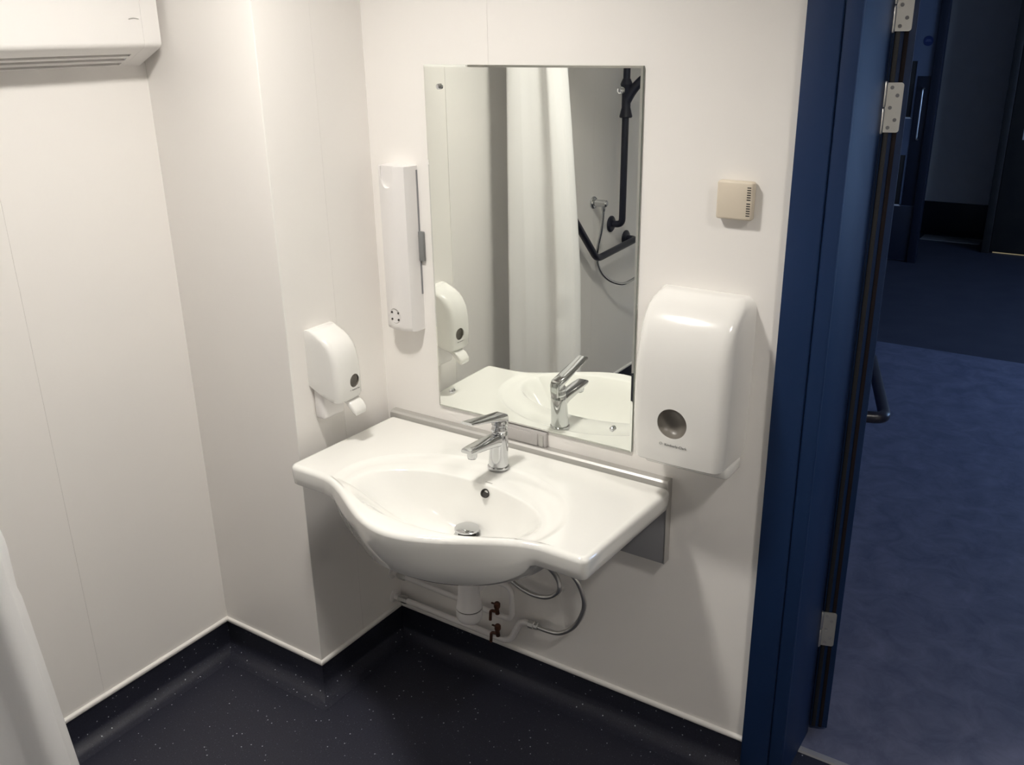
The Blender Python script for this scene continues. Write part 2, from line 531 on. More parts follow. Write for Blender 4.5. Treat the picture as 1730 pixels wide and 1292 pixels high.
# ------------------------------------------------------------------ lobby beyond the door
def lobby_wall(name, a, b, label, m='lobbywall'):
    return struct(boxo(name, a, b, m), label)
lobby_wall('wall_lobby_left', (-2.3, WT, 0), (-2.2, 7.6, ZC), 'grey lobby wall on the left')
lobby_wall('wall_lobby_back', (-2.2, 6.10, 0), (0.0, 6.25, ZC), 'grey lobby wall beside the far blue door')
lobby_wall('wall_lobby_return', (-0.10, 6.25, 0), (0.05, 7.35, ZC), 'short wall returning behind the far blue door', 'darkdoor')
lobby_wall('wall_lobby_end', (-0.3, 7.35, 0), (0.75, 7.5, ZC), 'grey end wall of the lobby')
lobby_wall('wall_lobby_near', (-2.2, WT, 0), (XD + 0.015, WT + 0.01, ZC), 'lobby side of the washroom wall')
lobby_wall('wall_lobby_near_right', (2.24, WT, 0), (4.0, WT + 0.01, ZC), 'lobby wall to the right of the washroom door')
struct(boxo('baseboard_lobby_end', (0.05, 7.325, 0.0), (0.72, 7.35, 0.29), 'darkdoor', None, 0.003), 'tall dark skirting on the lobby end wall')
struct(boxo('trim_7', (0.17, 7.0, 0.0), (0.66, 7.22, 0.006), 'alu', None, 0.002), 'pale threshold plate on the lobby floor', 'threshold')
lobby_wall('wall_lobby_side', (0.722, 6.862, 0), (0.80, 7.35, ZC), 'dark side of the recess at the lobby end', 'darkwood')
# right wall with an assumed, unseen window, added to light the lobby
lobby_wall('wall_lobby_right', (3.9, WT, 0), (4.0, 2.8, ZC), 'lobby wall near the assumed window')
lobby_wall('wall_lobby_right_far', (3.9, 5.2, 0), (4.0, 7.6, ZC), 'lobby wall past the assumed window')
lobby_wall('wall_lobby_sill', (3.9, 2.8, 0), (4.0, 5.2, 0.9), 'lobby wall under the assumed window')
lobby_wall('wall_lobby_lintel', (3.9, 2.8, 2.1), (4.0, 5.2, ZC), 'lobby wall over the assumed window')
wn = thing('assumed_window_1', (3.93, 4.0, 0.9), 'assumed white framed lobby window, unseen, glowing to light the lobby', 'window', kind='structure')
boxo('pane', (0.03, -1.16, 0.04), (0.036, 1.16, 1.16), 'assumed_daylight', wn)  # emissive sheet added as the lobby's light source
for a, b in (((-0.02, -1.2, 0), (0.05, 1.2, 0.05)), ((-0.02, -1.2, 1.15), (0.05, 1.2, 1.2)), ((-0.02, -1.2, 0), (0.05, -1.15, 1.2)), ((-0.02, 1.15, 0), (0.05, 1.2, 1.2)), ((-0.02, -0.025, 0.05), (0.05, 0.025, 1.15))):
    boxo('frame', a, b, 'trim', wn, 0.004)
# far blue door
d2_ = thing('door_2', (0.26, 6.05, 0), 'blue grey lobby door with round sign, vision panels and long pull handle', 'door', kind='structure')
boxo('leaf', (-0.92, 0.0, 0.008), (0.0, 0.045, 2.05), 'bluegrey', d2_, 0.002)
boxo('frame', (0.004, -0.02, 0), (0.066, 0.05, 2.12), 'darkdoor', d2_, 0.003)
boxo('frame', (-0.99, -0.02, 0), (-0.924, 0.20, 2.12), 'darkdoor', d2_, 0.003)
boxo('frame', (-0.99, -0.02, 2.055), (0.066, 0.20, 2.12), 'darkdoor', d2_, 0.003)
boxo('kick_plate', (-0.915, -0.004, 0.012), (-0.003, 0.0, 0.45), 'darkdoor', d2_, 0.001)
boxo('push_plate', (-0.095, -0.004, 0.455), (-0.003, 0.0, 1.44), 'darkdoor', d2_, 0.001)
for z0, z1 in ((1.135, 1.548), (0.458, 0.845)):
    p = boxo('vision_panel', (-0.178, -0.003, z0), (-0.112, 0.0, z1), 'darkwood', d2_, 0.001)
    boxo('bead', (-0.112, -0.008, z0 - 0.008), (-0.103, 0.0, z1), 'bluegrey', p)
    boxo('bead', (-0.186, -0.008, z0 - 0.012), (-0.103, 0.0, z0), 'lobbywall', p)
tubeo('pull_handle', round_path([(-0.040, 0, 1.35), (-0.040, -0.05, 1.35), (-0.040, -0.05, 0.97), (-0.040, 0, 0.97)], 0.02), 0.006, 'steel', d2_)
s = latheo('sign', [(0.036, 0.0), (0.036, 0.002)], 'signblue', d2_, (-0.055, 0, 1.692), (0, -1, 0), 28)
boxo('print', (-0.075, -0.0026, 1.688), (-0.035, -0.002, 1.694), 'signgrey', s)
boxo('print', (-0.070, -0.0026, 1.698), (-0.040, -0.002, 1.703), 'signgrey', s)
# dark door at the end on the right, with light showing under it
d3 = thing('door_3', (0.78, 6.72, 0), 'dark door at the lobby end with a line of light under it', 'door', kind='structure')
boxo('leaf', (0.0, 0.0, 0.012), (0.95, 0.045, 2.05), 'darkwood', d3, 0.002)
boxo('frame', (-0.064, -0.02, 0), (-0.003, 0.14, 2.13), 'darkwood', d3, 0.003)
boxo('frame', (0.953, -0.02, 0), (1.04, 0.14, 2.13), 'darkwood', d3, 0.003)
boxo('frame', (-0.064, -0.02, 2.055), (1.04, 0.14, 2.13), 'darkwood', d3, 0.003)
boxo('gap', (0.02, 0.02, 0.0005), (0.95, 0.03, 0.0060), 'gapglow', d3)
boxo('vision_panel', (0.10, -0.003, 0.93), (0.30, 0.0, 1.16), 'lobbywall', d3, 0.001)
lobby_wall('wall_lobby_end_right', (1.82, 6.72, 0), (3.9, 6.9, ZC), 'dark lobby end wall past the dark door', 'lobbywall')
lobby_wall('wall_lobby_end_over', (0.69, 6.72, 2.13), (1.82, 6.9, ZC), 'dark lobby wall above the dark door', 'lobbywall')

# ------------------------------------------------------------------ ceiling lamps
def ceiling_lamp(x, y, m, label):
    t = thing('ceiling_light', (x, y, ZC), label, 'ceiling light', group='round ceiling lights')
    latheo('housing', [(0.135, 0.0), (0.135, -0.060), (0.128, -0.070), (0.108, -0.070), (0.105, -0.065), (0.105, -0.005)], 'trim', t, seg=40, cap1=False)
    latheo('diffuser', [(0.1045, -0.004), (0.1045, -0.010), (0.09, -0.013), (0.0, -0.015)], m, t, seg=40, cap1=False)
    return t
ceiling_lamp(0.42, -0.80, 'lamp', 'bright round ceiling lamp above the basin')
ceiling_lamp(1.25, -2.05, 'lamp_fill', 'added round fill lamp on the ceiling at the shower side')  # extra lamp put in to lift the lower walls
ceiling_lamp(2.15, -0.85, 'lamp2', 'dimmer round ceiling lamp on the door side')

# ------------------------------------------------------------------ basin
BX = 0.4900
ZR = 0.800
YF = -0.4592      # front edge of the flat wings
def front_y(dx):
    t = max(0.0, min(1.0, (0.328 - dx) / 0.328))
    s = t * t * (3 - 2 * t)
    s2 = math.sin(t * math.pi / 2)
    return YF - 0.137 * (0.45 * s + 0.55 * (s2 ** 1.6))
outline = []
HW = 0.433
YK = -0.0365
def add_corner(cx, cy, r, a0, a1, n=8):
    for k in range(n + 1):
        a = a0 + (a1 - a0) * k / n
        outline.append(Vector((cx + r * math.cos(a), cy + r * math.sin(a))))
rc = 0.020
rk = 0.018
for k in range(14): outline.append(Vector((BX - HW + rk + (2 * HW - 2 * rk) * k / 14, YK)))
add_corner(BX + HW - rk, YK - rk, rk, math.pi / 2, 0, 5)
for k in range(1, 10): outline.append(Vector((BX + HW, YK - rk + (YF + rc - YK + rk) * k / 10)))
add_corner(BX + HW - rc, YF + rc, rc, 0, -math.pi / 2, 7)
x0, x1 = BX + HW - rc, BX - HW + rc
NF = 72
for k in range(1, NF):
    x = x0 + (x1 - x0) * k / NF
    outline.append(Vector((x, front_y(abs(x - BX)))))
add_corner(BX - HW + rc, YF + rc, rc, -math.pi / 2, -math.pi, 7)
for k in range(1, 10): outline.append(Vector((BX - HW, YF + rc + (YK - rk - YF - rc) * k / 10)))
add_corner(BX - HW + rk, YK - rk, rk, math.pi, math.pi / 2, 5)
outline.pop()
N = len(outline)
onorm = []
for i in range(N):
    t = (outline[(i + 1) % N] - outline[i - 1]).normalized()
    onorm.append(Vector((t.y, -t.x)) * -1)      # outline runs clockwise: this points inwards
c0 = Vector((0.5025, -0.3927))
if sum((c0 - outline[i]).dot(onorm[i]) for i in range(N)) < 0:
    onorm = [-n for n in onorm]
WASTE = Vector((0.5064, -0.3065))
ELC, EA, EB = Vector((0.5025, -0.3985)), 0.258, 0.137
RC_, RA, RB = Vector((0.5005, -0.3848)), 0.3054, 0.233
ZBOT = 0.665
ang = [math.atan2((p - c0).y, (p - c0).x) for p in outline]
def ell(cx, a, b, th): return Vector((cx.x + a * math.cos(th), cx.y + b * math.sin(th)))
def ell_dir(cx, a, b, th):
    # point of the ellipse about cx in direction th
    r = 1 / math.sqrt((math.cos(th) / a) ** 2 + (math.sin(th) / b) ** 2)
    return Vector((cx.x + r * math.cos(th), cx.y + r * math.sin(th)))
def lift(i):
    p = ell_dir(RC_, RA * 1.02, RB * 1.02, ang[i])
    lim = (outline[i] + onorm[i] * 0.019 - c0).length
    t = max(0.0, min(1.0, ((p - c0).length - lim + 0.03) / 0.06))
    return t * t * (3 - 2 * t)
bm = bmesh.new()
rings = []
def ring(fn):
    rings.append([bm.verts.new(fn(i)) for i in range(N)])
ring(lambda i: Vector((*(WASTE + 0.020 * Vector((math.cos(ang[i]), math.sin(ang[i])))), ZBOT - 0.012)))
PROF = [(0.0, 0.0), (0.06, 0.004), (0.14, 0.018), (0.24, 0.055), (0.35, 0.12), (0.46, 0.21), (0.57, 0.33), (0.67, 0.47), (0.76, 0.62), (0.84, 0.745), (0.90, 0.845), (0.95, 0.915), (0.98, 0.957), (1.0, 0.980), (1.018, 0.993), (1.035, 1.0)]
for s_, g in PROF:
    c = WASTE.lerp(ELC, min(1, s_ * 1.0))
    def f(i, s_=s_, g=g, c=c):
        a = 0.022 + (EA - 0.022) * s_; b = 0.022 + (EB - 0.022) * s_
        p = ell_dir(c, a, b, ang[i])
        return Vector((*p, ZBOT + (0.7945 + 0.005 * lift(i) - ZBOT) * g))
    ring(f)
EDGE = 0.013
def ridge(i, k):
    p = ell_dir(RC_, RA * k, RB * k, ang[i])
    lim = (outline[i] + onorm[i] * (EDGE + 0.006) - c0).length
    v = p - c0
    lim -= (1.02 - k) * 0.09
    if v.length > lim: v = v.normalized() * lim
    lo = (ell_dir(ELC, EA * 1.055, EB * 1.055, ang[i]) - c0).length
    if v.length < lo: v = v.normalized() * lo
    return c0 + v
ring(lambda i: Vector((*(c0 + (ell_dir(ELC, EA * 1.045, EB * 1.045, ang[i]) - c0).lerp(ridge(i, 0.955) - c0, 0.5)), 0.7950 + 0.0048 * lift(i))))
for k, z in ((0.955, 0.7955), (0.98, 0.7972), (1.005, 0.7998), (1.02, 0.800)):
    ring(lambda i, k=k, z=z: Vector((*ridge(i, k), z + (ZR - z) * lift(i))))
ring(lambda i: Vector((*(outline[i] + onorm[i] * (EDGE + 0.003)), ZR)))
for k in range(0, 7):
    a = math.pi / 2 * k / 6
    ring(lambda i, a=a: Vector((*(outline[i] + onorm[i] * EDGE * (1 - math.sin(a))), ZR - EDGE * (1 - math.cos(a)))))
UC, UA, UB = Vector((0.5025, -0.3516)), 0.311, 0.2506
def zu(p):
    e = ((p.x - UC.x) / UA) ** 2 + ((p.y - UC.y) / UB) ** 2
    return 0.7472 - 0.131 * (max(0.0, 1 - e) ** 0.60)
def ub(i):      # how far the front bows out here: the bow is undercut
    t = max(0.0, min(1.0, (YF - outline[i].y) / 0.09))
    return t * t * (3 - 2 * t)
def zlow(i):
    return min(0.7445, zu(outline[i] + onorm[i] * (0.012 + 0.030 * ub(i))) + 0.004)
ring(lambda i: Vector((*(outline[i] + onorm[i] * (0.0015 + 0.012 * ub(i))), 0.5 * (0.787 + zlow(i)))))
ring(lambda i: Vector((*(outline[i] + onorm[i] * (0.0045 + 0.027 * ub(i))), zlow(i) + 0.004)))
ring(lambda i: Vector((*(outline[i] + onorm[i] * (0.009 + 0.030 * ub(i))), zlow(i))))
for s_ in (0.03, 0.06, 0.10, 0.15, 0.22, 0.30, 0.38, 0.46, 0.54, 0.62, 0.70, 0.78, 0.86, 0.93, 0.97):
    def f(i, s_=s_):
        p = (outline[i] + onorm[i] * (0.009 + 0.030 * ub(i))).lerp(WASTE, s_)
        return Vector((*p, min(zu(p), zlow(i) + 0.006)))
    ring(f)
bridge(bm, rings, True)
bm.faces.new(rings[-1])
bm.faces.new(rings[0][::-1])
BORG = Vector((BX, -0.30, 0.60))
basin = thing('wash_basin', BORG - Vector((0, 0, 0.010)), 'white ceramic vanity basin with a bowed front and oval bowl', 'basin')
basin.rotation_euler = (-0.045, 0, 0)     # the deck falls slightly towards the wall
bo = finish(bm, 'basin_body', 'ceramic', basin, sharp=60)
bo.location = -BORG
for v in bo.data.vertices:      # the left end splays a little towards the wall
    if v.co.x < BX:
        v.co.x -= 0.017 * max(0.0, (v.co.y - YF) / (YK - YF)) * (BX - v.co.x) / HW
def in_basin(o):
    o.location = o.location - BORG
    return o
# overflow hole with rim on the back wall of the bowl, maker's mark above it
OV = Vector((0.5348, -0.2705, 0.7745))
axn = Vector((0.03, -0.80, 0.60)).normalized()
in_basin(latheo('overflow', [(0.0110, -0.006), (0.0112, 0.0010), (0.0100, 0.0015), (0.0085, 0.0002), (0.0070, -0.004), (0.0, -0.0045)], ['darkhole'], basin, OV, axn, 20, cap1=False))
mk = bmesh.new()
for k in range(5):
    cx = OV.x - 0.0085 + k * 0.0042
    h = 0.0034
    zz = 0.7958
    box(mk, (cx - 0.0014, -0.2522 - 0.0014, zz), (cx + 0.0014, -0.2522 + 0.0014, zz + 0.0003))
in_basin(finish(mk, 'maker_mark', 'printlite', basin))
in_basin(latheo('waste_ring', [(0.030, 0.0), (0.033, 0.003), (0.031, 0.006), (0.022, 0.004), (0.020, -0.008)], 'chrome', basin, (WASTE.x, WASTE.y, ZBOT - 0.001), (0, 0, 1), 32, cap1=False))
in_basin(latheo('waste_throat', [(0.0215, 0.0), (0.0215, 0.0045)], 'darkhole', basin, (WASTE.x, WASTE.y, ZBOT - 0.002), (0, 0, 1), 24))
in_basin(latheo('waste_plug', [(0.006, -0.004), (0.006, 0.014), (0.027, 0.016), (0.031, 0.019), (0.030, 0.023), (0.022, 0.0265), (0.0, 0.028)], 'chrome', basin, (WASTE.x, WASTE.y, ZBOT), (0, 0, 1), 32, cap1=False))

# ------------------------------------------------------------------ tap
TX, TY, TZ = 0.5055, -0.1600, 0.7825
tap = thing('basin_tap', (TX, TY, TZ), 'chrome single lever mixer tap on the back of the basin', 'tap')
tap.rotation_euler = (-0.045, 0, 0)
latheo('base_ring', [(0.0265, 0.0), (0.0275, 0.002), (0.0275, 0.006), (0.0255, 0.008), (0.0, 0.008)], 'chrome', tap, seg=32, cap1=False)
# body: round below, leaning back a little and flattening into the spout above
bm = bmesh.new()
rs = []
for z, r, dy, sx in ((0.006, 0.0245, 0, 1), (0.012, 0.0250, 0, 1), (0.035, 0.0240, 0.001, 1), (0.055, 0.0232, 0.002, 1), (0.075, 0.0228, 0.003, 1), (0.088, 0.0222, 0.0035, 1), (0.096, 0.0205, 0.004, 1), (0.100, 0.0170, 0.004, 1)):
    rs.append([bm.verts.new((r * sx * math.cos(2 * math.pi * k / 28), dy + r * math.sin(2 * math.pi * k / 28), z)) for k in range(28)])
bridge(bm, rs); bm.faces.new(rs[-1]); bm.faces.new(rs[0][::-1])
finish(bm, 'body', 'chrome', tap, sharp=50)
# spout: a tapering bar that runs forward and slightly up from the body
def rrect(w, h, r, n=4):
    out = []
    for sx, sz, a0 in ((1, 1, 0), (-1, 1, 90), (-1, -1, 180), (1, -1, 270)):
        for k in range(n + 1):
            a = math.radians(a0 + 90 * k / n)
            out.append((sx * (w / 2 - r) + r * math.cos(a), sz * (h / 2 - r) + r * math.sin(a)))
    return out
def loft_bar(name, secs, m, parent):
    """secs: (y, z, width, height, radius, tilt)"""
    bm = bmesh.new()
    rs = []
    for y, z, w_, h_, r_, ti in secs:
        rs.append([bm.verts.new((a, y - b * math.sin(ti), z + b * math.cos(ti))) for a, b in rrect(w_, h_, r_)])
    bridge(bm, rs); bm.faces.new(rs[0][::-1]); bm.faces.new(rs[-1])
    return finish(bm, name, m, parent, sharp=40)
loft_bar('spout', [(-0.004, 0.076, 0.036, 0.038, 0.012, 0.15), (-0.030, 0.0815, 0.036, 0.030, 0.010, 0.15), (-0.070, 0.0850, 0.037, 0.023, 0.008, 0.12), (-0.105, 0.0870, 0.037, 0.018, 0.007, 0.08), (-0.128, 0.0880, 0.036, 0.014, 0.006, 0.05), (-0.136, 0.0885, 0.032, 0.008, 0.0035, 0.0)], 'chrome', tap)
latheo('aerator', [(0.0125, 0.0), (0.0125, 0.012), (0.011, 0.016), (0.0, 0.015)], 'chrome', tap, (0, -0.112, 0.082), (0, -0.10, -1), 22, cap1=False)
latheo('aerator_grille', [(0.0100, 0.0), (0.0100, 0.0012), (0.0, 0.0012)], 'darkhole', tap, (0, -0.1137, 0.0655), (0, -0.10, -1), 16, cap1=False)
latheo('collar', [(0.0195, 0.0), (0.0205, 0.003), (0.0205, 0.008), (0.0185, 0.011), (0.0185, 0.016), (0.0200, 0.018), (0.0200, 0.024), (0.0165, 0.030), (0.0, 0.030)], 'chrome', tap, (0, 0.003, 0.098), (0, 0.03, 1), 28, cap1=False)
loft_bar('lever', [(0.022, 0.128, 0.030, 0.022, 0.007, 0.0), (0.010, 0.134, 0.036, 0.024, 0.008, 0.05), (-0.020, 0.1405, 0.036, 0.017, 0.006, 0.12), (-0.060, 0.1480, 0.035, 0.012, 0.005, 0.14), (-0.105, 0.1560, 0.034, 0.009, 0.004, 0.16), (-0.134, 0.1610, 0.032, 0.007, 0.003, 0.16)], 'chrome', tap)
loft_bar('lever_neck', [(0.024, 0.100, 0.022, 0.010, 0.004, 1.4), (0.025, 0.120, 0.024, 0.010, 0.004, 1.4), (0.020, 0.140, 0.026, 0.010, 0.004, 1.3)], 'chrome', tap)

# ------------------------------------------------------------------ wall rail and back plate that carry the basin
rail = thing('basin_wall_bracket', (BX, 0, 0.55), 'grey back plate and silver rail fixing the basin to the wall', 'bracket')
def loc(o, t): o.location = o.location - Vector(t.location); return o
bm = bmesh.new()
pr = [(-0.0005, 0.735), (-0.0265, 0.735), (-0.0265, 0.779), (-0.025, 0.785), (-0.020, 0.7895), (-0.010, 0.7905), (-0.0005, 0.7905)]
extrude_poly(bm, [(0.031, y, z) for y, z in pr], (0.877, 0, 0))
loc(finish(bm, 'top_rail', 'alu', rail, sharp=30), rail)
loc(boxo('end_cap', (0.9082, -0.0275, 0.562), (0.9115, -0.0005, 0.792), 'alu', rail, 0.001), rail)
loc(boxo('back_plate', (0.050, -0.0260, 0.562), (0.908, -0.0005, 0.7345), 'grey', rail, 0.001), rail)

# ------------------------------------------------------------------ mirror
mir = thing('wall_mirror_glass', (0.50, 0, 0.835), 'frameless rectangular wall mirror with chrome screw caps above the basin', 'mirror')
MX0, MX1, MZ0, MZ1 = 0.2006, 0.8005, 0.8353, 1.7429
loc(boxo('glass_back', (MX0, -0.0060, MZ0), (MX1, -0.0006, MZ1), 'glassedge', mir), mir)
bm = bmesh.new()
bw = 0.005
def q(x0_, x1_, z0_, z1_, y_): return [bm.verts.new((x0_, y_, z0_)), bm.verts.new((x1_, y_, z0_)), bm.verts.new((x1_, y_, z1_)), bm.verts.new((x0_, y_, z1_))]
fo = q(MX0 + bw, MX1 - bw, MZ0 + bw, MZ1 - bw, -0.0080)
fb = q(MX0, MX1, MZ0, MZ1, -0.0061)
bm.faces.new(fo)
bridge(bm, [fo, fb], True)
bm.faces.new(fb[::-1])
loc(finish(bm, 'mirror_face', 'mirror', mir, sharp=0.5), mir)
for x in (0.2495, 0.749):
    for z in (0.8885, 1.692):
        loc(latheo('screw_cap', [(0.0062, 0.0), (0.0070, 0.0015), (0.0068, 0.006), (0.0045, 0.0085), (0.0, 0.0092)], 'chrome', mir, (x, -0.0079, z), (0, -1, 0), 20, cap1=False), mir)

# grey plate on the wall under the mirror
pl = thing('switch_plate', (0.489, 0, 0.74), 'grey metal plate on the wall below the mirror behind the tap', 'wall plate')
loc(boxo('plate', (0.4215, -0.012, 0.7910), (0.5555, -0.0005, 0.8305), 'greyplate', pl, 0.002), pl)
loc(boxo('inset', (0.432, -0.0145, 0.7915), (0.530, -0.0115, 0.8245), 'greyplate', pl, 0.001), pl)
loc(boxo('button', (0.535, -0.0150, 0.7915), (0.548, -0.0115, 0.8235), 'alu', pl, 0.001), pl)

# ------------------------------------------------------------------ dispensers
def dispenser_shell(name, secs, parent, m='abs', n=7, p=4.2):
    """secs: (z, half_width_back, half_width_front, depth, corner). Local x right, -y outward."""
    bm = bmesh.new()
    rs = []
    for z, wb, wf, d, r in secs:
        pts = [(-wb, 0.0)]
        for k in range(1, 5):
            u = k / 5
            pts.append((-(wb + (wf - wb) * u), -(d - r) * u))
        for k in range(n + 1):
            a = math.pi + math.pi / 2 * k / n
            pts.append((-(wf - r) + r * math.cos(a), -(d - r) + r * math.sin(a)))
        for k in range(1, 8):
            u = k / 8
            pts.append((-(wf - r) + 2 * (wf - r) * u, -d - 0.0028 * math.sin(math.pi * u)))
        for k in range(n + 1):
            a = 1.5 * math.pi + math.pi / 2 * k / n
            pts.append(((wf - r) + r * math.cos(a), -(d - r) + r * math.sin(a)))
        for k in range(4, 0, -1):
            u = k / 5
            pts.append((wb + (wf - wb) * u, -(d - r) * u))
        pts.append((wb, 0.0))
        rs.append([bm.verts.new((x, y, z)) for x, y in pts])
    bridge(bm, rs, True)
    bm.faces.new(rs[0][::-1]); bm.faces.new(rs[-1])
    return finish(bm, name, m, parent, sharp=50)

td = thing('paper_towel_dispenser', (0.970, 0, 0.862), 'large white gloss plastic paper towel dispenser beside the door frame', 'dispenser')
secs = [(0.030, 0.105, 0.102, 0.126, 0.020), (0.034, 0.110, 0.106, 0.131, 0.022), (0.060, 0.114, 0.109, 0.134, 0.024), (0.12, 0.1165, 0.111, 0.136, 0.026), (0.20, 0.1175, 0.112, 0.136, 0.028), (0.27, 0.1175, 0.112, 0.133, 0.030)]
for z, d in ((0.300, 0.128), (0.325, 0.121), (0.347, 0.111), (0.366, 0.098), (0.382, 0.082), (0.394, 0.065), (0.402, 0.050), (0.4075, 0.036), (0.410, 0.026)):
    q_ = max(0.0, z - 0.378) / 0.034
    k = 1 - 0.26 * (1 - math.sqrt(max(0.0, 1 - q_ * q_)))
    secs.append((z, 0.1175 * k, 0.112 * k - 0.002, d, min(0.030, d * 0.55)))
cover = dispenser_shell('cover', secs, td)
cb = bmesh.new(); lathe(cb, [(0.0355, 0.0), (0.0355, 0.10)], (-0.008, -0.100, 0.134), (0, -1, 0), 40); cut(cover, cb)
latheo('window', [(0.0352, 0.036), (0.0335, 0.030), (0.030, 0.0225), (0.022, 0.0165), (0.011, 0.0135), (0.0, 0.0125)], 'smoke', td, (-0.008, -0.100, 0.134), (0, -1, 0), 40, cap0=False, cap1=False)
boxo('tray', (-0.098, -0.085, 0.0), (0.110, -0.0, 0.034), 'abs', td, 0.010, 3)
text('lettering', 'Kimberly-Clark', 0.0086, 'print', td, (0.0035, -0.1386, 0.0795))
latheo('logo', [(0.0036, 0.0), (0.0036, 0.0006), (0.0026, 0.0006), (0.0026, 0.0)], 'printlite', td, (-0.0330, -0.1372, 0.0825), (0, -1, 0), 20, cap0=False, cap1=False)

sd = thing('soap_dispenser', (0, -0.2515, 0.868), 'small white wall soap dispenser above the left end of the basin', 'dispenser', rotz=math.pi / 2)
secs = [(0.045, 0.046, 0.045, 0.088, 0.016), (0.048, 0.0485, 0.047, 0.098, 0.016), (0.058, 0.0495, 0.0475, 0.104, 0.018), (0.10, 0.050, 0.048, 0.106, 0.020), (0.15, 0.050, 0.048, 0.104, 0.021), (0.178, 0.050, 0.0475, 0.098, 0.022)]
for z, d in ((0.196, 0.088), (0.210, 0.075), (0.220, 0.060), (0.2275, 0.044), (0.232, 0.030), (0.234, 0.022)):
    k = 1 - max(0, z - 0.215) * 2.2
    secs.append((z, 0.050 * k, 0.0475 * k, d, min(0.022, d * 0.5)))
sc_ = dispenser_shell('cover', secs, sd)
for v in sc_.data.vertices:
    if v.co.z < 0.07:
        v.co.z += 0.034 * max(0.0, 1 + v.co.y / 0.100) ** 1.6
cb = bmesh.new(); lathe(cb, [(0.0185, 0.0), (0.0185, 0.06)], (0.012, -0.09, 0.098), (0, -1, 0), 28); cut(sc_, cb)
latheo('window', [(0.0183, 0.015), (0.0183, 0.009), (0.014, 0.006), (0.0, 0.005)], 'smoke', sd, (0.012, -0.09, 0.098), (0, -1, 0), 28, cap0=False, cap1=False)
bm = bmesh.new()
box(bm, (-0.040, -0.038, -0.014), (0.040, -0.0005, 0.074), 0.010, 3)
box(bm, (-0.006, -0.084, 0.046), (0.030, -0.030, 0.060), 0.004, 2)
finish(bm, 'base', 'pvc', sd)
bm = bmesh.new()
rs = []
for y, z, w_, h_, r_ in ((-0.070, 0.046, 0.036, 0.012, 0.004), (-0.092, 0.042, 0.046, 0.014, 0.006), (-0.107, 0.030, 0.048, 0.017, 0.006), (-0.118, 0.017, 0.046, 0.015, 0.006), (-0.122, 0.010, 0.038, 0.008, 0.0035)):
    ti = 0.6
    rs.append([bm.verts.new((a + 0.012, y - b * math.sin(ti), z + b * math.cos(ti))) for a, b in rrect(w_, h_, r_)])
bridge(bm, rs); bm.faces.new(rs[0][::-1]); bm.faces.new(rs[-1])
finish(bm, 'push_lever', 'abs', sd, sharp=50)
text('lettering', 'Kimberly-Clark', 0.0045, 'print', sd, (0.0135, -0.1083, 0.0735))
latheo('logo', [(0.0019, 0.0), (0.0019, 0.0005), (0.0013, 0.0005), (0.0013, 0.0)], 'printlite', sd, (-0.0055, -0.1074, 0.0752), (0, -1, 0), 16, cap0=False, cap1=False)

# ------------------------------------------------------------------ tall narrow dispenser left of the mirror
nd = thing('bag_dispenser', (0.1085, 0, 1.052), 'tall narrow white plastic wall dispenser between corner and mirror', 'dispenser')
bm = bmesh.new()
rs = []
HB = 0.443
for z, s_ in ((0.0, 0.90), (0.004, 0.97), (0.012, 1.0), (0.22, 1.0), (HB - 0.008, 1.0), (HB, 0.98)):
    pts = [(-0.050, 0.0), (-0.050, -0.034)]
    for k in range(11):
        u = k / 10
        pts.append((-0.046 + 0.080 * u + 0.006 * u, -(0.044 + 0.010 * math.sin(math.pi * u)) * s_))
    pts += [(0.047, -0.030), (0.049, 0.0)]
    rs.append([bm.verts.new((x, y, z)) for x, y in pts])
bridge(bm, rs); bm.faces.new(rs[0][::-1]); bm.faces.new(rs[-1])
nc = finish(bm, 'cover', 'pvc', nd, sharp=25)
cb = bmesh.new()
up_ = [(-0.014 + 0.0235 * math.cos(math.pi * k / 18), 0.409 - 0.027 * math.sin(math.pi * k / 18)) for k in range(19)]
up_ = [(up_[0][0], HB + 0.01)] + up_ + [(up_[-1][0], HB + 0.01)]
r0 = [cb.verts.new((x, -0.080, z)) for x, z in up_]
r1 = [cb.verts.new((x * 0.97, -0.0435, z + 0.006 if z < 0.42 else z)) for x, z in up_]
cb.faces.new(r0[::-1]); cb.faces.new(r1); bridge(cb, [r0, r1], True)
cut(nc, cb)
cb = bmesh.new(); lathe(cb, [(0.0215, 0.0), (0.0215, 0.03)], (-0.012, -0.0490, 0.040), (0, -1, 0), 36); cut(nc, cb)
# scooped thumb notch at the top, vent grille at the foot, side strip and latch
vt = latheo('vent', [(0.0205, 0.0), (0.0205, 0.0016), (0.0185, 0.0030), (0.0178, 0.0018), (0.0, 0.0022)], 'pvc', nd, (-0.012, -0.0488, 0.040), (0, -1, 0), 32, cap1=False)
for sx in (-1, 1):
    for sz in (-1, 1):
        latheo('vent_hole', [(0.0030, 0.0), (0.0030, 0.0036), (0.0, 0.0036)], 'darkhole', vt, (-0.012 + sx * 0.0112, -0.0486, 0.040 + sz * 0.0095), (0, -1, 0), 10, cap1=False)
boxo('side_seal', (0.0478, -0.006, 0.10), (0.0500, -0.0005, 0.432), 'grey', nd)
boxo('latch', (0.0485, -0.010, 0.192), (0.0655, -0.0005, 0.272), 'latch', nd, 0.002)

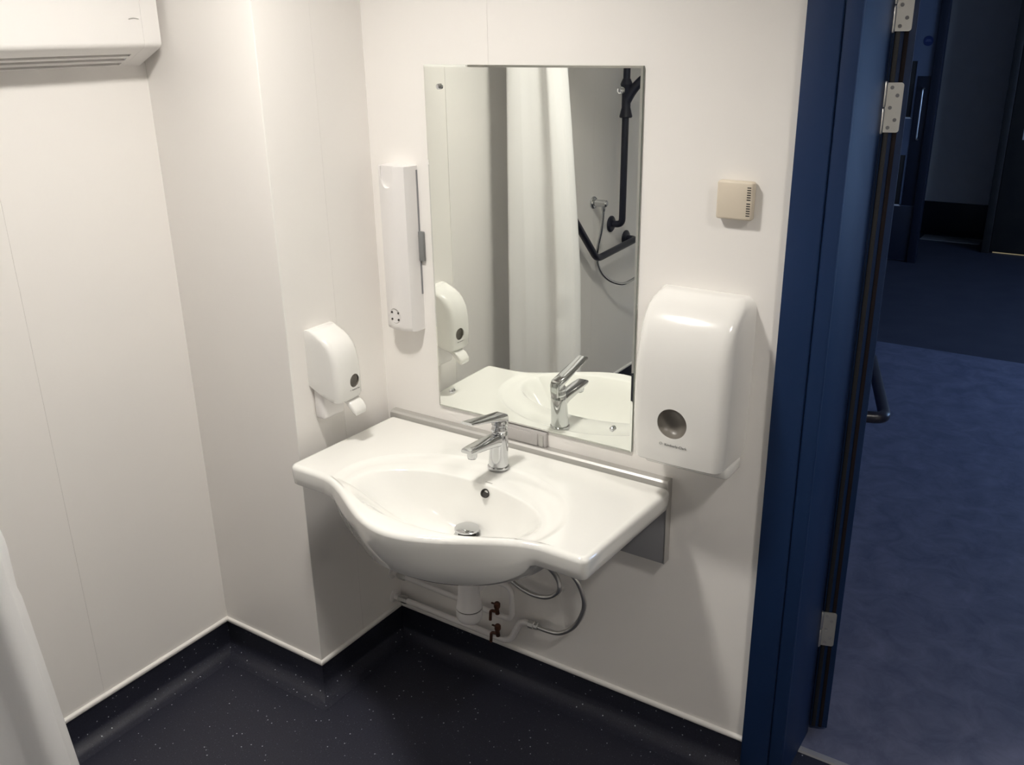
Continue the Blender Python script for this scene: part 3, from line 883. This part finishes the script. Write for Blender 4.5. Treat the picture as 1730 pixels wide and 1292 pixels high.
# ------------------------------------------------------------------ thermostat / sensor box by the door
th = thing('room_sensor', (1.028, 0, 1.437), 'small cream plastic room sensor box with a row of slots', 'sensor')
bm = bmesh.new()
box(bm, (-0.040, -0.022, 0.0), (0.0385, -0.0005, 0.080), 0.005, 3)
finish(bm, 'case', 'cream', th)
for k in range(12):
    z = 0.0095 + k * 0.0050 + (0.003 if k >= 6 else 0)
    boxo('slot', (0.0265, -0.0225, z), (0.0345, -0.0210, z + 0.0022), 'darkhole', th)
    
# ------------------------------------------------------------------ warm air heater on the left wall
ht = thing('wall_heater', (XL, -0.69, 1.752), 'white wall mounted fan heater with slotted underside at upper left', 'heater', rotz=math.pi / 2)
HR = 0.314
prof = [(0.0, 0.0), (-0.088, 0.040)]
for k in range(1, 7):
    a = math.radians(-66 + 66 * k / 6)
    prof.append((-0.088 - 0.017 * (math.cos(a) - math.cos(math.radians(-66))), 0.040 + 0.017 * (math.sin(a) - math.sin(math.radians(-66)))))
prof += [(-0.1005, 0.24)]
for k in range(1, 7):
    a = math.radians(90 * k / 6)
    prof.append((-0.0855 - 0.015 * math.cos(a), 0.24 + 0.015 * math.sin(a)))
prof += [(0.0, 0.255)]
def heater_piece(name, x0_, x1_):
    bm = bmesh.new()
    extrude_poly(bm, [(x0_, y, z) for y, z in prof], (x1_ - x0_, 0, 0))
    return finish(bm, name, 'heater', ht, sharp=30)
body = heater_piece('body', -0.40, HR - 0.0475)
heater_piece('end_cap', HR - 0.0470, HR)
heater_piece('end_cap', -0.447, -0.4005)
n_und = Vector((0, -0.040, -0.088)).normalized()
und = Vector((0, -0.088, 0.040)).normalized()
cb = bmesh.new()
for s0, sw in ((0.007, 0.0125), (0.0325, 0.0125), (0.0560, 0.0120)):
    a = und * s0; b = und * (s0 + sw)
    pts = []
    for v in (a + n_und * 0.01, b + n_und * 0.01, b - n_und * 0.020, a - n_und * 0.020): pts.append((-0.36, v.y, v.z))
    extrude_poly(cb, pts, (0.36 + HR - 0.062, 0, 0))
cut(body, cb)
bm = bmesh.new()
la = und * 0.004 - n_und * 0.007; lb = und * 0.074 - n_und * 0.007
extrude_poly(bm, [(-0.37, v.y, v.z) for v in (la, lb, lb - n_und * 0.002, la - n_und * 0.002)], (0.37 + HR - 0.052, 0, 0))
finish(bm, 'slot_shade_sheet', 'slot_shade', ht)  # dark sheet behind the slots stands in for the shade inside
bm = bmesh.new()
tube(bm, smooth_path([(HR - 0.083, -0.1008, 0.106), (HR - 0.070, -0.1008, 0.1085), (HR - 0.056, -0.1008, 0.106)], 5), 0.0007, 6)
finish(bm, 'badge', 'printlite', ht)

# ------------------------------------------------------------------ plumbing under the basin
trap = thing('bottle_trap', (0.501, -0.2975, 0.39), 'white plastic bottle trap under the basin', 'trap')
TXY = (0.501, -0.2975)
def lt(o): return loc(o, trap)
lt(latheo('trap_body', [(0.023, 0.6035), (0.025, 0.54), (0.0275, 0.49), (0.032, 0.449), (0.0335, 0.445)], 'pvc', trap, (*TXY, 0), (0, 0, 1), 28))
lt(latheo('seam', [(0.0328, 0.4452), (0.0328, 0.4425)], 'darkhole', trap, (*TXY, 0), (0, 0, 1), 28))
lt(latheo('trap_cup', [(0.0342, 0.4423), (0.0342, 0.422), (0.030, 0.410), (0.021, 0.402), (0.0, 0.400)], 'pvc', trap, (*TXY, 0), (0, 0, 1), 28, cap1=False))
lt(tubeo('outlet_pipe', [(TXY[0], TXY[1] + 0.02, 0.490), (TXY[0], -0.001, 0.482)], 0.018, 'pvc', trap, 18))
lt(latheo('outlet_flange', [(0.030, 0.0), (0.030, 0.006), (0.020, 0.010)], 'pvc', trap, (TXY[0], -0.0005, 0.482), (0, -1, 0), 24))

YP = -0.032
hp = thing('supply_pipe', (0.02, YP, 0.235), 'upper white painted supply pipe looping up behind the trap', 'pipe')
loc(tubeo('pipe', round_path([(0.003, YP, 0.236), (0.452, YP, 0.226), (0.452, YP, 0.338), (0.370, YP, 0.338), (0.370, YP, 0.52)], 0.028), 0.0085, 'pvc', hp), hp)
loc(latheo('flange', [(0.022, 0.0), (0.021, 0.003), (0.010, 0.006)], 'pvc', hp, (0.0005, YP, 0.236), (1, 0, 0), 22), hp)
loc(latheo('coupling', [(0.0105, 0.0), (0.012, 0.003), (0.012, 0.030), (0.0105, 0.033)], 'steel', hp, (0.022, YP, 0.2355), (1, 0, -0.022), 8), hp)
cp = thing('supply_pipe', (0.02, YP, 0.149), 'lower white painted supply pipe running just above the skirting', 'pipe')
loc(tubeo('pipe', round_path([(0.003, YP, 0.150), (0.440, YP, 0.148), (0.482, YP, 0.236), (0.520, YP, 0.238)], 0.030), 0.0095, 'pvc', cp), cp)
loc(latheo('flange', [(0.022, 0.0), (0.021, 0.003), (0.010, 0.006)], 'pvc', cp, (0.0005, YP, 0.150), (1, 0, 0), 22), cp)
loc(latheo('coupling', [(0.0115, 0.0), (0.013, 0.003), (0.013, 0.030), (0.0115, 0.033)], 'steel', cp, (0.022, YP, 0.150), (1, 0, 0), 8), cp)
def valve(z, label):
    t = thing('drain_valve', (0.404, YP, z), label, 'valve', group='drain valves')
    tubeo('stem', [(0, -0.006, -0.004), (0, -0.010, 0.020)], 0.0065, 'copper', t, 10)
    latheo('cap', [(0.0085, 0.0), (0.0095, 0.003), (0.0095, 0.014), (0.006, 0.018), (0.0, 0.018)], 'copper', t, (0.002, -0.010, 0.020), (0, 0, 1), 10, cap1=False)
    tubeo('spout', round_path([(0.0, -0.010, 0.006), (-0.020, -0.012, 0.004), (-0.022, -0.012, -0.030)], 0.008), 0.0045, 'copper', t, 10)
    boxo('lever', (-0.016, -0.015, 0.030), (0.002, -0.010, 0.034), 'copper', t, 0.001)
valve(0.239, 'small tarnished copper drain valve on the upper supply pipe')
valve(0.163, 'small tarnished copper drain valve on the lower supply pipe')
fh = thing('flexible_hose', (0.52, YP, 0.238), 'braided steel hose curving up from the lower pipe to the basin', 'hose')
P = smooth_path([(0.530, YP, 0.239), (0.560, YP, 0.236), (0.612, YP, 0.245), (0.660, YP, 0.288), (0.689, YP - 0.002, 0.362), (0.675, YP - 0.006, 0.425), (0.640, YP - 0.02, 0.475), (0.590, -0.10, 0.55), (0.545, -0.15, 0.63)], 8)
loc(tubeo('hose', P, 0.0068, 'steel', fh, 10), fh)
loc(latheo('nut', [(0.010, 0.0), (0.0125, 0.002), (0.0125, 0.018), (0.0105, 0.020), (0.0105, 0.030), (0.008, 0.032)], 'hinge', fh, (0.508, YP, 0.2375), (1, 0, 0.02), 8), fh)
fh2 = thing('flexible_hose', (0.372, YP, 0.50), 'braided steel hose hanging in a loop close under the basin', 'hose')
P = smooth_path([(0.372, -0.05, 0.49), (0.395, -0.045, 0.43), (0.452, YP - 0.01, 0.372), (0.521, YP - 0.01, 0.348), (0.580, YP - 0.008, 0.356), (0.614, YP - 0.008, 0.392), (0.600, YP - 0.01, 0.438), (0.560, -0.10, 0.53), (0.520, -0.15, 0.63)], 8)
loc(tubeo('hose', P, 0.0068, 'steel', fh2, 10), fh2)

# ------------------------------------------------------------------ shower behind the viewer, seen in the mirror
def cur_pt(u, z):
    """u along the cloth from the wall side to the free edge."""
    h = max(0.0, min(1.0, (2.15 - z) / 2.1))
    xr = -0.150 + 0.188 * (h ** 0.6) * (1 - 0.22 * max(0, h - 0.55))
    xl = -0.30 - 0.012 * h
    v = max(0.0, u - 1.0) / 0.6
    u = min(u, 1.0)
    x = xl + (xr - xl) * u
    KU = [0.0, 0.06, 0.30, 0.46, 0.58, 0.66, 0.76, 0.88, 0.95, 1.0]
    KY = [0.010, 0.030, 0.012, -0.006, -0.018, -0.010, 0.012, 0.004, -0.012, -0.022]
    j = 0
    while j < len(KU) - 2 and u > KU[j + 1]: j += 1
    t = (u - KU[j]) / (KU[j + 1] - KU[j])
    def ky(n): return KY[max(0, min(len(KY) - 1, n))]
    p0, p1, p2, p3 = ky(j - 1), ky(j), ky(j + 1), ky(j + 2)
    yy = 0.5 * (2 * p1 + (p2 - p0) * t + (2 * p0 - 5 * p1 + 4 * p2 - p3) * t * t + (3 * p1 - p0 - 3 * p2 + p3) * t ** 3)
    y = -1.122 + yy * (0.75 + 0.45 * h) + 0.003 * math.sin(u * 17 + z * 2.2) * h
    y += 0.070 * max(0.0, (0.90 - z)) * u
    x += 0.006 * math.sin(u * math.pi * 3.1 + 0.8)
    if v > 0:      # the cloth turns back behind its own leading fold
        x += 0.010 * math.sin(min(1.0, v * 2.2) * math.pi) - 0.115 * v * v + 0.012 * math.sin(v * 9.0) * v
        y -= 0.165 * v + 0.008 * math.sin(v * 11.0 + 0.6) * v
    # crumpled patch where the cloth is caught
    k = math.exp(-((u - 0.86) / 0.10) ** 2 - ((z - 0.86) / 0.035) ** 2)
    y += 0.005 * k - 0.004 * math.exp(-((u - 0.80) / 0.14) ** 2 - ((z - 0.76) / 0.02) ** 2)
    return Vector((x, y, z))
ct = thing('shower_curtain', (-0.18, -1.118, 0.05), 'white fabric shower curtain hanging in loose folds', 'curtain')
bm = bmesh.new()
NU, NZ = 170, 90
g = [[bm.verts.new(cur_pt(1.6 * i / NU, 0.06 + (2.14 - 0.06) * j / NZ)) for i in range(NU + 1)] for j in range(NZ + 1)]
bridge(bm, g, False)
co = finish(bm, 'cloth', 'curtain', ct, sharp=180)
co.location = -Vector(ct.location)
sm = co.modifiers.new('thickness', 'SOLIDIFY'); sm.thickness = 0.0012
for k in range(6):
    x = cur_pt((k + 0.3) / 6, 2.13)
    bm = bmesh.new()
    tube(bm, [Vector((x.x, -1.118 + 0.016 * math.cos(a), 2.155 + 0.020 * math.sin(a))) for a in [2 * math.pi * t / 14 for t in range(15)]], 0.0015, 6, caps=False)
    oo = finish(bm, 'ring', 'pvc', ct); oo.location = -Vector(ct.location)
rl = thing('curtain_rail', (XL, -1.118, 2.165), 'white shower curtain rail fixed to the left wall', 'curtain rail')
tubeo('rail', round_path([(0.0, 0, 0), (1.35, 0, 0), (1.35, -1.62, 0)], 0.12), 0.011, 'pvc', rl)
latheo('flange', [(0.028, 0.0), (0.026, 0.006), (0.014, 0.012)], 'pvc', rl, (0.0005, 0, 0), (1, 0, 0), 22)

XS = XL + 0.06
g1 = thing('grab_rail', (XL, -2.18, 0.92), 'upright navy grab rail carrying the shower slider, seen in mirror', 'grab rail')
P = round_path([(XL + 0.004, -2.172, 0.918), (XS, -2.180, 0.920), (XS, -2.196, 1.98), (XL + 0.004, -2.196, 1.98)], 0.045)
loc(tubeo('rail', P, 0.0165, 'navy', g1, 16), g1)
for y, z in ((-2.172, 0.918), (-2.196, 1.98)):
    loc(latheo('flange', [(0.040, 0.0), (0.040, 0.006), (0.034, 0.011), (0.017, 0.014)], 'navy', g1, (XL + 0.0005, y, z), (1, 0, 0), 26), g1)
sl = thing('shower_slider', (XS, -2.19, 1.46), 'dark shower head holder clamped on the upright rail', 'shower holder')
def ls(o): return loc(o, sl)
ls(latheo('clamp', [(0.029, 1.425), (0.031, 1.430), (0.026, 1.450), (0.021, 1.470), (0.021, 1.53), (0.025, 1.56), (0.029, 1.575), (0.025, 1.585), (0.018, 1.60)], 'navy', sl, (XS, -2.19, 0), (0, 0, 1), 20))
ls(tubeo('arm', smooth_path([(XS, -2.19, 1.50), (XS + 0.03, -2.20, 1.55), (XS + 0.075, -2.215, 1.60), (XS + 0.13, -2.23, 1.625)], 5), [0.024 - 0.0004 * k for k in range(16)], 'navy', sl, 14))
g2 = thing('grab_rail', (XL, -1.93, 0.80), 'cranked navy grab rail low on the shower wall, seen in mirror', 'grab rail')
P = round_path([(XL + 0.004, -1.66, 1.075), (XS, -1.66, 1.075), (XS, -1.928, 0.798), (XS, -2.335, 0.818), (XL + 0.004, -2.335, 0.818)], 0.04)
loc(tubeo('rail', P, 0.0165, 'navy', g2, 16), g2)
for y, z in ((-1.66, 1.075), (-2.335, 0.818)):
    loc(latheo('flange', [(0.040, 0.0), (0.040, 0.006), (0.034, 0.011), (0.017, 0.014)], 'navy', g2, (XL + 0.0005, y, z), (1, 0, 0), 26), g2)
so = thing('shower_outlet', (XL, -1.992, 1.05), 'chrome wall elbow feeding the shower hose, seen in mirror', 'shower outlet')
latheo('rose', [(0.029, 0.0), (0.029, 0.006), (0.024, 0.012), (0.017, 0.014)], 'chrome', so, (0.0005, 0, 0), (1, 0, 0), 28)
latheo('elbow', [(0.017, 0.0), (0.0175, 0.045), (0.016, 0.060), (0.010, 0.066), (0.0, 0.067)], 'chrome', so, (0.010, 0, 0), (1, 0, 0), 22, cap1=False)
latheo('nozzle', [(0.010, 0.0), (0.010, 0.020), (0.008, 0.030)], 'chrome', so, (0.056, 0, -0.008), (0, 0, -1), 18)
sh = thing('shower_hose', (XL + 0.056, -1.992, 1.01), 'chrome shower hose hanging in a loop from the wall elbow', 'hose')
X5 = XL + 0.056
P = smooth_path([(X5, -1.992, 1.010), (X5 - 0.010, -1.994, 0.92), (X5 - 0.034, -1.996, 0.80), (X5 - 0.028, -2.03, 0.71), (X5 - 0.005, -2.11, 0.645), (X5 + 0.03, -2.21, 0.625), (X5 + 0.07, -2.34, 0.70), (X5 + 0.09, -2.38, 0.95), (X5 + 0.11, -2.32, 1.30), (X5 + 0.12, -2.24, 1.57)], 8)
loc(tubeo('hose', P, 0.0072, 'chrome', sh, 10), sh)
